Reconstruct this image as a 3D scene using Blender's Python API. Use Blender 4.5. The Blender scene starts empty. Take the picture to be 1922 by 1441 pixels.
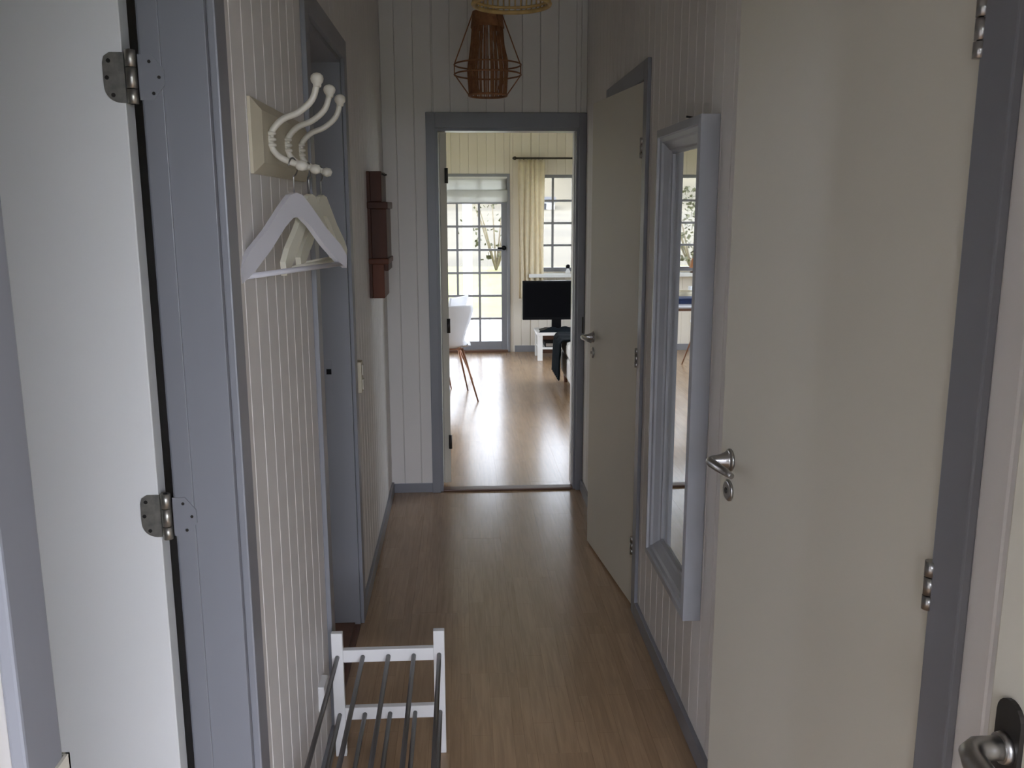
import bpy, bmesh, math, random
from mathutils import Matrix, Vector
random.seed(7)
sc = bpy.context.scene
C = sc.collection

# ------------------------------------------------------------------ camera
FPX, TILT, YAW, ROLL, HCAM = 1679.56, 0.194822, 0.056171, -0.002189, 1.58
fw = Vector((math.sin(YAW)*math.cos(TILT), math.cos(YAW)*math.cos(TILT), -math.sin(TILT)))
rt = Vector((math.cos(YAW), -math.sin(YAW), 0)); up = rt.cross(fw)
r2 = rt*math.cos(ROLL) + up*math.sin(ROLL); u2 = -rt*math.sin(ROLL) + up*math.cos(ROLL)
cam = bpy.data.cameras.new('camera'); co = bpy.data.objects.new('camera', cam); C.objects.link(co)
cam.sensor_width = 36; cam.lens = FPX/1922*36; cam.clip_start = .02; cam.clip_end = 500
m = Matrix((r2, u2, -fw)).transposed().to_4x4(); m.translation = (0, 0, HCAM)
co.matrix_world = m
sc.camera = co

# ------------------------------------------------------------------ world (even overcast sky), exposure
w = bpy.data.worlds.new('sky'); sc.world = w; w.use_nodes = True
bg = w.node_tree.nodes['Background']
bg.inputs[0].default_value = (.86, .90, 1.08, 1); bg.inputs[1].default_value = 1.0
vs = sc.view_settings
vs.view_transform = 'Standard'; vs.look = 'None'; vs.gamma = 1; vs.use_curve_mapping = False
vs.exposure = 4.2

def portal(name, x0, x1, z0, z1, y, ny):
    l = bpy.data.lights.new(name, 'AREA'); l.shape = 'RECTANGLE'; l.size = x1-x0; l.size_y = z1-z0
    l.cycles.is_portal = True
    o = bpy.data.objects.new(name, l); C.objects.link(o)
    o.location = ((x0+x1)/2, y, (z0+z1)/2)
    o.rotation_euler = (math.radians(90 if ny > 0 else -90), 0, 0)   # emits along ny*Y

# ------------------------------------------------------------------ materials
MATS = {}
def mat(name, col, rough=.5, metal=0., var=.06, scale=6., bump=0., bscale=60., stretch=(1, 1, 1), coat=0., rnd=0., trans=0., spec=None):
    if name in MATS: return MATS[name]
    M = bpy.data.materials.new(name); M.use_nodes = True; MATS[name] = M
    nt = M.node_tree; N = nt.nodes; L = nt.links; b = N['Principled BSDF']
    tc = N.new('ShaderNodeTexCoord'); mp = N.new('ShaderNodeMapping'); mp.inputs['Scale'].default_value = stretch
    L.new(tc.outputs['Object'], mp.inputs['Vector'])
    nz = N.new('ShaderNodeTexNoise'); nz.inputs['Scale'].default_value = scale; nz.inputs['Detail'].default_value = 4
    L.new(mp.outputs[0], nz.inputs['Vector'])
    cr = N.new('ShaderNodeValToRGB')
    cr.color_ramp.elements[0].position = .3; cr.color_ramp.elements[1].position = .7
    cr.color_ramp.elements[0].color = tuple(c*(1-var) for c in col)+(1,)
    cr.color_ramp.elements[1].color = tuple(min(1, c*(1+var)) for c in col)+(1,)
    L.new(nz.outputs['Fac'], cr.inputs[0])
    out = cr.outputs[0]
    if rnd:
        oi = N.new('ShaderNodeObjectInfo'); hs = N.new('ShaderNodeHueSaturation'); mr = N.new('ShaderNodeMapRange')
        mr.inputs[3].default_value = 1-rnd; mr.inputs[4].default_value = 1+rnd
        L.new(oi.outputs['Random'], mr.inputs[0]); L.new(mr.outputs[0], hs.inputs['Value']); L.new(out, hs.inputs['Color']); out = hs.outputs[0]
    L.new(out, b.inputs['Base Color'])
    b.inputs['Roughness'].default_value = rough; b.inputs['Metallic'].default_value = metal
    if spec is not None: b.inputs['Specular IOR Level'].default_value = spec
    if coat: b.inputs['Coat Weight'].default_value = coat; b.inputs['Coat Roughness'].default_value = .15
    if trans:
        b.inputs['Subsurface Weight'].default_value = 0
        tr = N.new('ShaderNodeBsdfTranslucent'); mx = N.new('ShaderNodeMixShader'); mx.inputs[0].default_value = trans
        L.new(out, tr.inputs[0]); L.new(b.outputs[0], mx.inputs[1]); L.new(tr.outputs[0], mx.inputs[2])
        L.new(mx.outputs[0], N['Material Output'].inputs[0])
    if bump:
        n2 = N.new('ShaderNodeTexNoise'); n2.inputs['Scale'].default_value = bscale; L.new(mp.outputs[0], n2.inputs['Vector'])
        bp = N.new('ShaderNodeBump'); bp.inputs['Strength'].default_value = bump; bp.inputs['Distance'].default_value = .002
        L.new(n2.outputs['Fac'], bp.inputs['Height']); L.new(bp.outputs[0], b.inputs['Normal'])
    return M

WHITE = mat('white_board_paint', (.80, .765, .72), .55, var=.03, scale=3, bump=.15, bscale=40, stretch=(1, 1, .1), rnd=.015)
CREAMB = mat('cream_board_paint', (.76, .70, .60), .55, var=.03, scale=3, rnd=.015)
CREAM = mat('cream_door_paint', (.72, .68, .57), .45, var=.02, scale=2)
WHITED = mat('white_door_paint', (.82, .815, .78), .45, var=.02, scale=2)
GREY = mat('grey_gloss_paint', (.238, .24, .258), .35, var=.05, scale=5, bump=.1, bscale=30, stretch=(1, 1, .15))
MIRF = mat('mirror_frame_paint', (.41, .42, .44), .4, var=.05, scale=8)
STEEL = mat('brushed_steel', (.42, .41, .39), .32, 1, var=.1, scale=20)
BRASSY = mat('worn_hinge_metal', (.50, .48, .42), .38, .9, var=.25, scale=60)
DARKM = mat('dark_metal', (.05, .045, .04), .4, .6, var=.15)
RODM = mat('grey_painted_tube', (.16, .15, .145), .35, .7, var=.1)
HOOKW = mat('cream_enamel', (.66, .62, .52), .3, var=.05, scale=15)
PLATE = mat('yellowed_cream_wood', (.60, .54, .40), .5, var=.06, scale=8, stretch=(1, .2, 1))
WWOOD = mat('white_painted_wood', (.80, .79, .76), .4, var=.03)
HANGW = mat('white_hanger_paint', (.70, .69, .72), .45, var=.03)
CREAMW = mat('cream_hanger_paint', (.80, .77, .62), .45, var=.03)
BROWN = mat('dark_stained_wood', (.075, .027, .014), .45, spec=.2, var=.35, scale=9, stretch=(1, 1, .12), bump=.2)
REDW = mat('red_brown_wood', (.14, .045, .022), .45, spec=.2, var=.3, scale=9, stretch=(1, 1, .12), bump=.2)
RATT = mat('brown_raffia', (.29, .125, .052), .7, var=.3, scale=40)
BAMB = mat('tan_bamboo', (.42, .28, .10), .6, var=.25, scale=30)
BLACK = mat('black_plastic', (.005, .005, .006), .45, var=.1, spec=.1)
SCREEN = mat('tv_screen_glass', (.003, .003, .004), .3, var=.05, spec=.05)
FABW = mat('white_sofa_cloth', (.72, .70, .66), .9, var=.05, scale=30, bump=.3, bscale=250)
THROW = mat('dark_throw_wool', (.008, .011, .014), .95, var=.3, spec=.08, scale=25, bump=.4, bscale=150)
CURT = mat('cream_curtain_cloth', (.86, .79, .64), .9, var=.05, scale=20, trans=.45, bump=.2, bscale=300)
BLIND = mat('white_blind_cloth', (.80, .80, .78), .9, var=.03, trans=.45)
SHELL = mat('white_plastic_shell', (.80, .81, .84), .35, var=.02)
COPPER = mat('copper_leg', (.28, .13, .07), .35, .5, var=.15)
TABW = mat('table_lacquer', (.70, .68, .72), .25, var=.03)
BLUEC = mat('navy_cloth', (.03, .045, .12), .9, var=.2, scale=30)
ORANGE = mat('terracotta_shade', (.52, .22, .09), .7, var=.12, trans=.2)
DECK = mat('pale_terrace_paving', (.60, .60, .58), .8, var=.08, scale=3)
PATH = mat('grey_path_paving', (.17, .17, .17), .8, var=.1, scale=3)
LAWN = mat('lawn_green', (.135, .14, .035), .9, var=.25, scale=2)
HILL = mat('dry_grass_hill', (.075, .062, .037), .95, var=.25, scale=.12)
LEAFD = mat('added_hedge_leaves', (.05, .075, .03), .8, var=.5, scale=12, bump=.5)
LEAF = mat('shrub_leaves', (.06, .058, .025), .8, var=.35, scale=8, rnd=.2)
BARK = mat('pale_bark', (.16, .13, .085), .9, var=.25, scale=12)
PLAST = mat('white_ceiling_paint', (.74, .72, .68), .8, var=.02)
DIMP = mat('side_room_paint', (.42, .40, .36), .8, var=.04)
SILL = mat('dark_oak_sill', (.12, .055, .03), .4, var=.25, scale=10, stretch=(.15, 1, 1))
HOUSEW = mat('far_house_render', (.75, .74, .72), .8)
HOUSER = mat('far_house_roof', (.03, .03, .033), .8)
CABLE = mat('lamp_flex', (.55, .52, .46), .6)

def mirror_mat():
    M = bpy.data.materials.new('mirror_glass'); M.use_nodes = True
    b = M.node_tree.nodes['Principled BSDF']; b.inputs['Metallic'].default_value = 1; b.inputs['Roughness'].default_value = .012
    b.inputs['Base Color'].default_value = (.86, .87, .85, 1)
    return M
MIRR = mirror_mat()

def glass_mat():
    M = bpy.data.materials.new('window_glass'); M.use_nodes = True; nt = M.node_tree; N = nt.nodes
    N.remove(N['Principled BSDF'])
    t = N.new('ShaderNodeBsdfTransparent'); t.inputs[0].default_value = (.70, .715, .70, 1)
    g = N.new('ShaderNodeBsdfGlossy'); g.inputs['Roughness'].default_value = .02
    fr = N.new('ShaderNodeFresnel'); fr.inputs[0].default_value = 1.35
    mx = N.new('ShaderNodeMixShader'); nt.links.new(fr.outputs[0], mx.inputs[0])
    nt.links.new(t.outputs[0], mx.inputs[1]); nt.links.new(g.outputs[0], mx.inputs[2])
    nt.links.new(mx.outputs[0], N['Material Output'].inputs[0])
    return M
GLASS = glass_mat()

def floor_mat():
    """three-strip beech laminate: strips, end joints and grain in object space of each plank"""
    M = bpy.data.materials.new('beech_laminate'); M.use_nodes = True; nt = M.node_tree; N = nt.nodes; L = nt.links; b = N['Principled BSDF']
    tc = N.new('ShaderNodeTexCoord'); oi = N.new('ShaderNodeObjectInfo')
    ad = N.new('ShaderNodeVectorMath'); ad.operation = 'ADD'
    sc3 = N.new('ShaderNodeVectorMath'); sc3.operation = 'SCALE'; sc3.inputs[3].default_value = 7
    cb = N.new('ShaderNodeCombineXYZ'); L.new(oi.outputs['Random'], cb.inputs[1])
    L.new(cb.outputs[0], sc3.inputs[0]); L.new(tc.outputs['Object'], ad.inputs[0]); L.new(sc3.outputs[0], ad.inputs[1])
    mp = N.new('ShaderNodeMapping'); mp.inputs['Rotation'].default_value = (0, 0, math.pi/2); L.new(ad.outputs[0], mp.inputs['Vector'])
    br = N.new('ShaderNodeTexBrick'); br.inputs['Scale'].default_value = 1
    br.inputs['Brick Width'].default_value = .43; br.inputs['Row Height'].default_value = .0643; br.inputs['Mortar Size'].default_value = .0008
    br.inputs['Color1'].default_value = (.345, .222, .124, 1); br.inputs['Color2'].default_value = (.39, .256, .147, 1); br.inputs['Mortar'].default_value = (.30, .19, .105, 1)
    L.new(mp.outputs[0], br.inputs['Vector'])
    m2 = N.new('ShaderNodeMapping'); m2.inputs['Scale'].default_value = (22, 1.6, 1); L.new(ad.outputs[0], m2.inputs['Vector'])
    nz = N.new('ShaderNodeTexNoise'); nz.inputs['Scale'].default_value = 3; nz.inputs['Detail'].default_value = 6; nz.inputs['Distortion'].default_value = .6
    L.new(m2.outputs[0], nz.inputs['Vector'])
    mr = N.new('ShaderNodeMapRange'); mr.inputs[1].default_value = .3; mr.inputs[2].default_value = .7; mr.inputs[3].default_value = .86; mr.inputs[4].default_value = 1.12
    L.new(nz.outputs['Fac'], mr.inputs[0])
    mx = N.new('ShaderNodeVectorMath'); mx.operation = 'SCALE'; L.new(br.outputs['Color'], mx.inputs[0]); L.new(mr.outputs[0], mx.inputs[3])
    L.new(mx.outputs[0], b.inputs['Base Color'])
    b.inputs['Roughness'].default_value = .27; b.inputs['Coat Weight'].default_value = .25; b.inputs['Coat Roughness'].default_value = .17
    return M
FLOOR = floor_mat()

# ------------------------------------------------------------------ mesh helpers
WORLD = {}            # world location of every object made here
CACHE = {}

class MB:
    def __init__(s): s.bm = bmesh.new()
    def box(s, x0, x1, y0, y1, z0, z1, bev=0.):
        b = s.bm if not bev else bmesh.new()
        v = [b.verts.new(p) for p in ((x0, y0, z0), (x1, y0, z0), (x1, y1, z0), (x0, y1, z0), (x0, y0, z1), (x1, y0, z1), (x1, y1, z1), (x0, y1, z1))]
        for f in ((0, 3, 2, 1), (4, 5, 6, 7), (0, 1, 5, 4), (1, 2, 6, 5), (2, 3, 7, 6), (3, 0, 4, 7)): b.faces.new([v[i] for i in f])
        if bev:
            bmesh.ops.bevel(b, geom=b.edges[:], offset=bev, segments=2, profile=.6, affect='EDGES')
            s._merge(b)
        return s
    def _merge(s, b, M=None):
        if M: b.transform(M)
        me = bpy.data.meshes.new('t'); b.to_mesh(me); b.free(); s.bm.from_mesh(me); bpy.data.meshes.remove(me)
    def tube(s, pts, r, n=10, closed=False, smooth=True):
        pts = [Vector(p) for p in pts]; rr = r if isinstance(r, (list, tuple)) else [r]*len(pts)
        rings = []; k = len(pts); prev = None
        for i, p in enumerate(pts):
            a = pts[(i-1) % k] if (i > 0 or closed) else p; c = pts[(i+1) % k] if (i < k-1 or closed) else p
            t = (c-a).normalized()
            if prev is None:
                q = Vector((0, 0, 1)) if abs(t.z) < .9 else Vector((1, 0, 0)); e1 = t.cross(q).normalized()
            else:
                e1 = (prev - t*prev.dot(t)).normalized()
            prev = e1; e2 = t.cross(e1)
            rings.append([s.bm.verts.new(p + (e1*math.cos(2*math.pi*j/n) + e2*math.sin(2*math.pi*j/n))*rr[i]) for j in range(n)])
        for i in range(k if closed else k-1):
            A = rings[i]; B = rings[(i+1) % k]
            for j in range(n):
                f = s.bm.faces.new((A[j], A[(j+1) % n], B[(j+1) % n], B[j])); f.smooth = smooth
        if not closed:
            s.bm.faces.new(rings[0][::-1]); s.bm.faces.new(rings[-1])
        return s
    def cyl(s, a, b, r, n=16): return s.tube([a, b], r, n)
    def lathe(s, prof, o=(0, 0, 0), axis='z', n=24, cap=True):
        """prof: list of (radius, height)"""
        o = Vector(o); rings = []
        for r, h in prof:
            ring = []
            for j in range(n):
                c, d = r*math.cos(2*math.pi*j/n), r*math.sin(2*math.pi*j/n)
                p = Vector((c, d, h)) if axis == 'z' else (Vector((h, c, d)) if axis == 'x' else Vector((d, h, c)))
                ring.append(s.bm.verts.new(o+p))
            rings.append(ring)
        for A, B in zip(rings, rings[1:]):
            for j in range(n):
                f = s.bm.faces.new((A[j], A[(j+1) % n], B[(j+1) % n], B[j])); f.smooth = True
        if cap: s.bm.faces.new(rings[0][::-1]); s.bm.faces.new(rings[-1])
        return s
    def sphere(s, c, r, n=16, sz=1.):
        b = bmesh.new(); bmesh.ops.create_uvsphere(b, u_segments=n, v_segments=n//2, radius=r)
        for f in b.faces: f.smooth = True
        s._merge(b, Matrix.Translation(c) @ Matrix.Diagonal((1, 1, sz, 1))); return s
    def prism(s, poly, a0, a1, axis):
        """extrude polygon along axis; poly in the two other axes in xyz order"""
        def P(u, v, a): return (a, u, v) if axis == 'x' else ((u, a, v) if axis == 'y' else (u, v, a))
        A = [s.bm.verts.new(P(u, v, a0)) for u, v in poly]; B = [s.bm.verts.new(P(u, v, a1)) for u, v in poly]
        n = len(poly); s.bm.faces.new(A); s.bm.faces.new(B[::-1])
        for i in range(n): s.bm.faces.new((A[i], B[i], B[(i+1) % n], A[(i+1) % n]))
        return s
    def grid(s, f, nu, nv, thick=0.):
        b = bmesh.new()
        V = [[b.verts.new(f(i/nu, j/nv)) for j in range(nv+1)] for i in range(nu+1)]
        for i in range(nu):
            for j in range(nv): b.faces.new((V[i][j], V[i+1][j], V[i+1][j+1], V[i][j+1])).smooth = True
        bmesh.ops.recalc_face_normals(b, faces=b.faces[:])
        if thick:
            b.normal_update()
            W = [[b.verts.new(V[i][j].co - V[i][j].normal*thick) for j in range(nv+1)] for i in range(nu+1)]
            for i in range(nu):
                for j in range(nv): b.faces.new((W[i][j], W[i][j+1], W[i+1][j+1], W[i+1][j])).smooth = True
            for i in range(nu):
                for j in (0, nv): b.faces.new((V[i][j], V[i+1][j], W[i+1][j], W[i][j]))
            for j in range(nv):
                for i in (0, nu): b.faces.new((V[i][j], V[i][j+1], W[i][j+1], W[i][j]))
        s._merge(b); return s
    def xf(s, M): s.bm.transform(M); return s
    def build(s, name, material, parent=None, origin=None):
        bmesh.ops.recalc_face_normals(s.bm, faces=s.bm.faces[:])
        vs_ = [v.co for v in s.bm.verts]
        if origin is None:
            lo = [min(v[i] for v in vs_) for i in range(3)]; hi = [max(v[i] for v in vs_) for i in range(3)]
            origin = Vector(((lo[0]+hi[0])/2, (lo[1]+hi[1])/2, lo[2]))
        origin = Vector(origin); s.bm.transform(Matrix.Translation(-origin))
        me = bpy.data.meshes.new(name); s.bm.to_mesh(me); s.bm.free(); me.materials.append(material)
        return place(name, me, origin, parent)

def place(name, data, origin, parent=None):
    o = bpy.data.objects.new(name, data); C.objects.link(o); WORLD[o.name] = Vector(origin)
    if parent: o.parent = parent; o.location = Vector(origin) - WORLD[parent.name]
    else: o.location = origin
    return o

def tag(o, label, cat=None, group=None, kind=None):
    o['label'] = label
    if cat: o['category'] = cat
    if group: o['group'] = group
    if kind: o['kind'] = kind
    return o
def thing(name, loc, label, cat, group=None): return tag(place(name, None, loc), label, cat, group)
def struct(name, loc, label): return tag(place(name, None, loc), label, kind='structure')

def clone(root, delta, rotz=0., label=None, group=None):
    r = root.copy(); C.objects.link(r); r.location = root.location + Vector(delta); r.rotation_euler.z = rotz
    if label: r['label'] = label
    if group: r['group'] = group
    for ch in root.children:
        c = ch.copy(); C.objects.link(c); c.parent = r
        for g in ch.children:
            d = g.copy(); C.objects.link(d); d.parent = c
    return r

def board_mesh(wd, h, t, ori, mtl=None):
    mtl = mtl or WHITE; k = (round(wd, 4), round(h, 4), t, ori, mtl.name)
    if k in CACHE: return CACHE[k]
    c = .003
    a = wd/2-.0004
    prof = [(-a, 0), (a, 0), (a, t-c), (a-c, t), (-a+c, t), (-a, t-c)]
    b = MB()
    if ori == '+x': b.prism([(d, u) for u, d in prof], 0, h, 'z')
    elif ori == '-x': b.prism([(-d, u) for u, d in prof], 0, h, 'z')
    elif ori == '+y': b.prism([(u, d) for u, d in prof], 0, h, 'z')
    else: b.prism([(u, -d) for u, d in prof], 0, h, 'z')
    bmesh.ops.recalc_face_normals(b.bm, faces=b.bm.faces[:])
    me = bpy.data.meshes.new('board'); b.bm.to_mesh(me); b.bm.free(); me.materials.append(mtl)
    CACHE[k] = me; return me

def rects(u0, u1, z0, z1, openings):
    """split rectangle by openings (ua,ub,za,zb) into rectangles"""
    us = sorted({u0, u1, *[o[0] for o in openings], *[o[1] for o in openings]})
    out = []
    for a, b in zip(us, us[1:]):
        if b <= u0 or a >= u1 or b-a < 1e-6: continue
        segs = [(z0, z1)]
        for o in openings:
            if o[0] < (a+b)/2 < o[1]:
                n = []
                for s0, s1 in segs:
                    if o[2] > s0: n.append((s0, min(s1, o[2])))
                    if o[3] < s1: n.append((max(s0, o[3]), s1))
                segs = [q for q in n if q[1]-q[0] > 1e-4]
        out += [(a, b, s0, s1) for s0, s1 in segs]
    return out

def wall(name, axis, face, back, u0, u1, z0, z1, openings, label, boards=True, pitch=.0945, bt=.012, core_mat=WHITE, off=0.):
    """axis 'y': wall plane X=face running along Y; axis 'x': wall plane Y=face running along X"""
    sgn = 1 if face > back else -1
    bt_ = bt if boards else 0
    cf = face - sgn*bt_
    b = MB()
    for a, c, s0, s1 in rects(u0, u1, z0, z1, openings):
        lo, hi = min(cf, back), max(cf, back)
        if axis == 'y': b.box(lo, hi, a, c, s0, s1)
        else: b.box(a, c, lo, hi, s0, s1)
    o = b.build(name, core_mat); tag(o, label, kind='structure')
    if boards:
        ori = ('+' if sgn > 0 else '-') + ('x' if axis == 'y' else 'y')
        u = u0 - off
        while u < u1-1e-4:
            a, c = max(u, u0), min(u+pitch, u1); u += pitch
            if c-a < .012: continue
            ops = [q for q in openings if q[0] < c-.002 and q[1] > a+.002]
            for ra, rc, s0, s1 in rects(a, c, z0, z1, ops):
                if rc-ra < .012: continue
                pos = (cf, (ra+rc)/2, s0) if axis == 'y' else ((ra+rc)/2, cf, s0)
                place('board', board_mesh(rc-ra, s1-s0, bt, ori, core_mat), pos, o)
    return o

# ------------------------------------------------------------------ layout numbers
XL, XLB = -.405, -.512          # corridor left wall, its back face
XR, XRB = .672, .800            # corridor right wall
YE, YEB = 4.88, 5.00            # end wall
YF = 9.85                       # far wall of the living room
HC = 2.75                       # corridor ceiling
LX0, LX1 = -2.7, 2.3            # living room
LH = 2.42
D1 = (.80, 1.56); D2 = (2.52, 3.255); D4 = (3.30, 4.08); D5 = (1.152, 2.00)
DH = 2.03; DH2 = 2.085
DE = (-.136, .640); DEH = 1.995
GD = (-.37, .535); GDH = 1.935    # glazed door opening in far wall
W1 = (.765, 1.245, .885, 1.925)   # right window opening
W2 = (-1.62, -.80, .885, 1.925)   # left window opening
YFR = -.06                      # inside face of entry wall
ENT = (-.33, .62, 2.07)

# ------------------------------------------------------------------ walls
wall('wall_left', 'y', XL, XLB, YFR, YE, 0, HC, [(*D1, -1, DH), (*D2, -1, DH2)], 'white tongue-and-groove corridor wall carrying the coat hooks', off=.03)
wall('wall_right', 'y', XR, XRB, YFR, YE, 0, HC, [(*D4, -1, DH), (*D5, -1, DH)], 'white tongue-and-groove corridor wall carrying the grey mirror', off=.05)
wall('wall_end', 'x', YE, YEB, LX0-.1, LX1+.1, 0, HC, [(*DE, -1, DEH)], 'white board wall around the doorway to the living room', boards=False)
WE = bpy.data.objects['wall_end']
def boards_on(o, face, u0, u1, z0, z1, openings, ori, pitch=.0945, off=0., bt=.012):
    u = u0-off
    while u < u1-1e-4:
        a, c = max(u, u0), min(u+pitch, u1); u += pitch
        if c-a < .012: continue
        ops = [q for q in openings if q[0] < c-.002 and q[1] > a+.002]
        for ra, rc, s0, s1 in rects(a, c, z0, z1, ops):
            if rc-ra < .012: continue
            place('board', board_mesh(rc-ra, s1-s0, bt, ori), ((ra+rc)/2, face, s0), o)
boards_on(WE, YE, XL, XR, 0, HC, [(*DE, -1, DEH)], '-y', off=.02)
wall('wall_far', 'x', YF, YF+.14, LX0, LX1, 0, LH, [(*GD, -1, GDH), W1, W2], 'white board wall with the glazed garden door and windows', off=.04, core_mat=CREAMB)
wall('wall_living_left', 'y', LX0, LX0-.1, YEB, YF+.14, 0, LH, [(6.2, 9.4, .10, 2.05)], 'plain white left side wall of the living room', boards=False)
wall('wall_living_right', 'y', LX1, LX1+.1, YEB, YF+.14, 0, LH, [(6.4, 9.2, .10, 2.05)], 'plain white right side wall of the living room', boards=False)
wall('wall_entry', 'x', YFR, YFR-.14, -3.1, 2.7, 0, HC, [(ENT[0], ENT[1], -1, ENT[2])], 'white entry wall around the open front door', boards=False)
# side rooms behind the doors
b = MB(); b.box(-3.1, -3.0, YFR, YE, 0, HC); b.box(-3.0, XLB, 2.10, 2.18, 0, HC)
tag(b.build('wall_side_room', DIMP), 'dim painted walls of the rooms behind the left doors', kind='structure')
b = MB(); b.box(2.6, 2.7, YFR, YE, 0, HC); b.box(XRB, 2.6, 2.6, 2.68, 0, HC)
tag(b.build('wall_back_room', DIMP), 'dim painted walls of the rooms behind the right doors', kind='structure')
b = MB(); b.box(-3.1, 2.7, YFR-.14, YEB, HC, HC+.1)
tag(b.build('ceiling', PLAST), 'white painted corridor ceiling', kind='structure')
b = MB(); b.box(LX0-.1, LX1+.1, YEB, YF+.14, LH, LH+.1)
tag(b.build('ceiling_living_room', PLAST), 'white painted living room ceiling', kind='structure')
b = MB(); b.box(LX0-.1, LX1+.1, YEB, YEB+.01, LH+.1, HC+.1)
tag(b.build('wall_gable', PLAST), 'white strip above the living room ceiling', kind='structure')

# ------------------------------------------------------------------ floor of laminate planks
b = MB(); b.box(-3.1, 2.7, YFR-.14, YF+.14, -.12, -.012)
FL = tag(b.build('floor', SILL), 'beech laminate floor running through corridor and living room', kind='structure')
def plank_mesh(wd, ln):
    k = ('pl', round(wd, 4), round(ln, 4))
    if k in CACHE: return CACHE[k]
    b = MB(); b.box(-wd/2+.0002, wd/2-.0002, -ln/2+.0003, ln/2-.0003, 0, .012)
    me = bpy.data.meshes.new('plank'); b.bm.to_mesh(me); b.bm.free(); me.materials.append(FLOOR); CACHE[k] = me; return me
def planks(x0, x1, y0, y1, wd=.193, ln=1.285):
    x = x0; k = 0
    while x < x1-1e-4:
        xe = min(x+wd, x1); y = y0 - ln*((k*.37) % 1); k += 1
        while y < y1-1e-4:
            a, c = max(y, y0), min(y+ln, y1); y += ln
            if c-a < .02: continue
            place('plank', plank_mesh(xe-x, c-a), ((x+xe)/2, (a+c)/2, -.012), FL)
        x = xe
planks(XL, XR, YFR, YE)
planks(LX0, LX1, YE+.05, YF)
b = MB()
for (x0, x1, y0, y1) in ((-3.0, XL, .0, YE), (XR, 2.6, .0, YE), (XL, XR, YFR-.14, YFR)): b.box(x0, x1, y0, y1, -.012, 0)
b.build('side_floor', FLOOR, FL)

# ------------------------------------------------------------------ baseboards
def baseboard(name, label, segs, h=.062):
    e = struct(name, segs[0][:1] + (segs[0][2], 0), label) if False else struct(name, (segs[0][0], segs[0][2], 0), label)
    for x0, x1, y0, y1 in segs: MB().box(x0, x1, y0, y1, 0, h, .002).build('baseboard_length', GREY, e)
    return e
T = .014
AR = .062
baseboard('baseboard_left', 'grey painted baseboard along the coat hook wall', [(XL, XL+T, YFR, D1[0]-AR), (XL, XL+T, D1[1]+AR, D2[0]-AR), (XL, XL+T, D2[1]+AR, YE)])
baseboard('baseboard_right', 'grey painted baseboard below the mirror', [(XR-T, XR, YFR, D5[0]-.075), (XR-T, XR, D5[1]+AR, D4[0]-AR), (XR-T, XR, D4[1]+AR, YE)])
baseboard('baseboard_end', 'short grey baseboard left of the living room doorway', [(XL+T, DE[0]-.040, YE-.014, YE)], .055)
baseboard('baseboard_far', 'grey baseboard under the living room window', [(GD[1]+.05, LX1, YF-.014, YF), (LX0, GD[0]-.05, YF-.014, YF)], .07)

# ------------------------------------------------------------------ doors
def frame_y(parent, X, XB, D, H, arn=AR, arf=AR, s=1):
    """grey lining and corridor side architraves for a door in a wall along Y; s=+1 corridor is at +x"""
    lo, hi = min(X, XB), max(X, XB); t = .018
    MB().box(lo, hi, D[0]-.0, D[0]+t, 0, H, .001).build('door_jamb', GREY, parent)
    MB().box(lo, hi, D[1]-t, D[1], 0, H, .001).build('door_jamb', GREY, parent)
    MB().box(lo, hi, D[0]+t, D[1]-t, H-t, H, .001).build('door_head', GREY, parent)
    a0, a1 = (X, X+.014) if s > 0 else (X-.014, X)
    MB().box(a0, a1, D[0]-arn, D[0]+.004, 0, H+AR, .003).build('architrave', GREY, parent)
    MB().box(a0, a1, D[1]-.004, D[1]+arf, 0, H+AR, .003).build('architrave', GREY, parent)
    MB().box(a0, a1, D[0]+.004, D[1]-.004, H-.004, H+AR, .003).build('architrave', GREY, parent)

def lever_set(leaf, P, n, d, mtl=STEEL, L=.105):
    """rose + curved lever + key rosette; P rose centre on leaf face, n outward normal, d lever direction (unit vectors)"""
    P, n, d = Vector(P), Vector(n), Vector(d); z = Vector((0, 0, 1))
    h = MB()
    h.tube([P, P+n*.004, P+n*.009], [.026, .026, .021], 20)
    pts = [P+n*.006, P+n*.012, P+n*.022, P+n*.034, P+n*.044, P+n*.050+d*.006, P+n*.052+d*.02, P+n*.050+d*.05, P+n*.045+d*.08-z*.002, P+n*.038+d*L-z*.006]
    h.tube(pts, [.023, .019, .015, .0125, .0115, .011, .0105, .010, .0088, .0065], 14)
    h.build('lever_handle', mtl, leaf)
    k = MB(); Q = P - z*.072
    k.tube([Q, Q+n*.004, Q+n*.008], [.025, .025, .020], 20)
    ko = k.build('key_rosette', mtl, leaf)
    MB().tube([Q+n*.0075, Q+n*.0095], .007, 10).build('keyhole', DARKM, ko)

def rotz_about(p, a): return Matrix.Translation(p) @ Matrix.Rotation(a, 4, 'Z') @ Matrix.Translation(-Vector(p))

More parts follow.
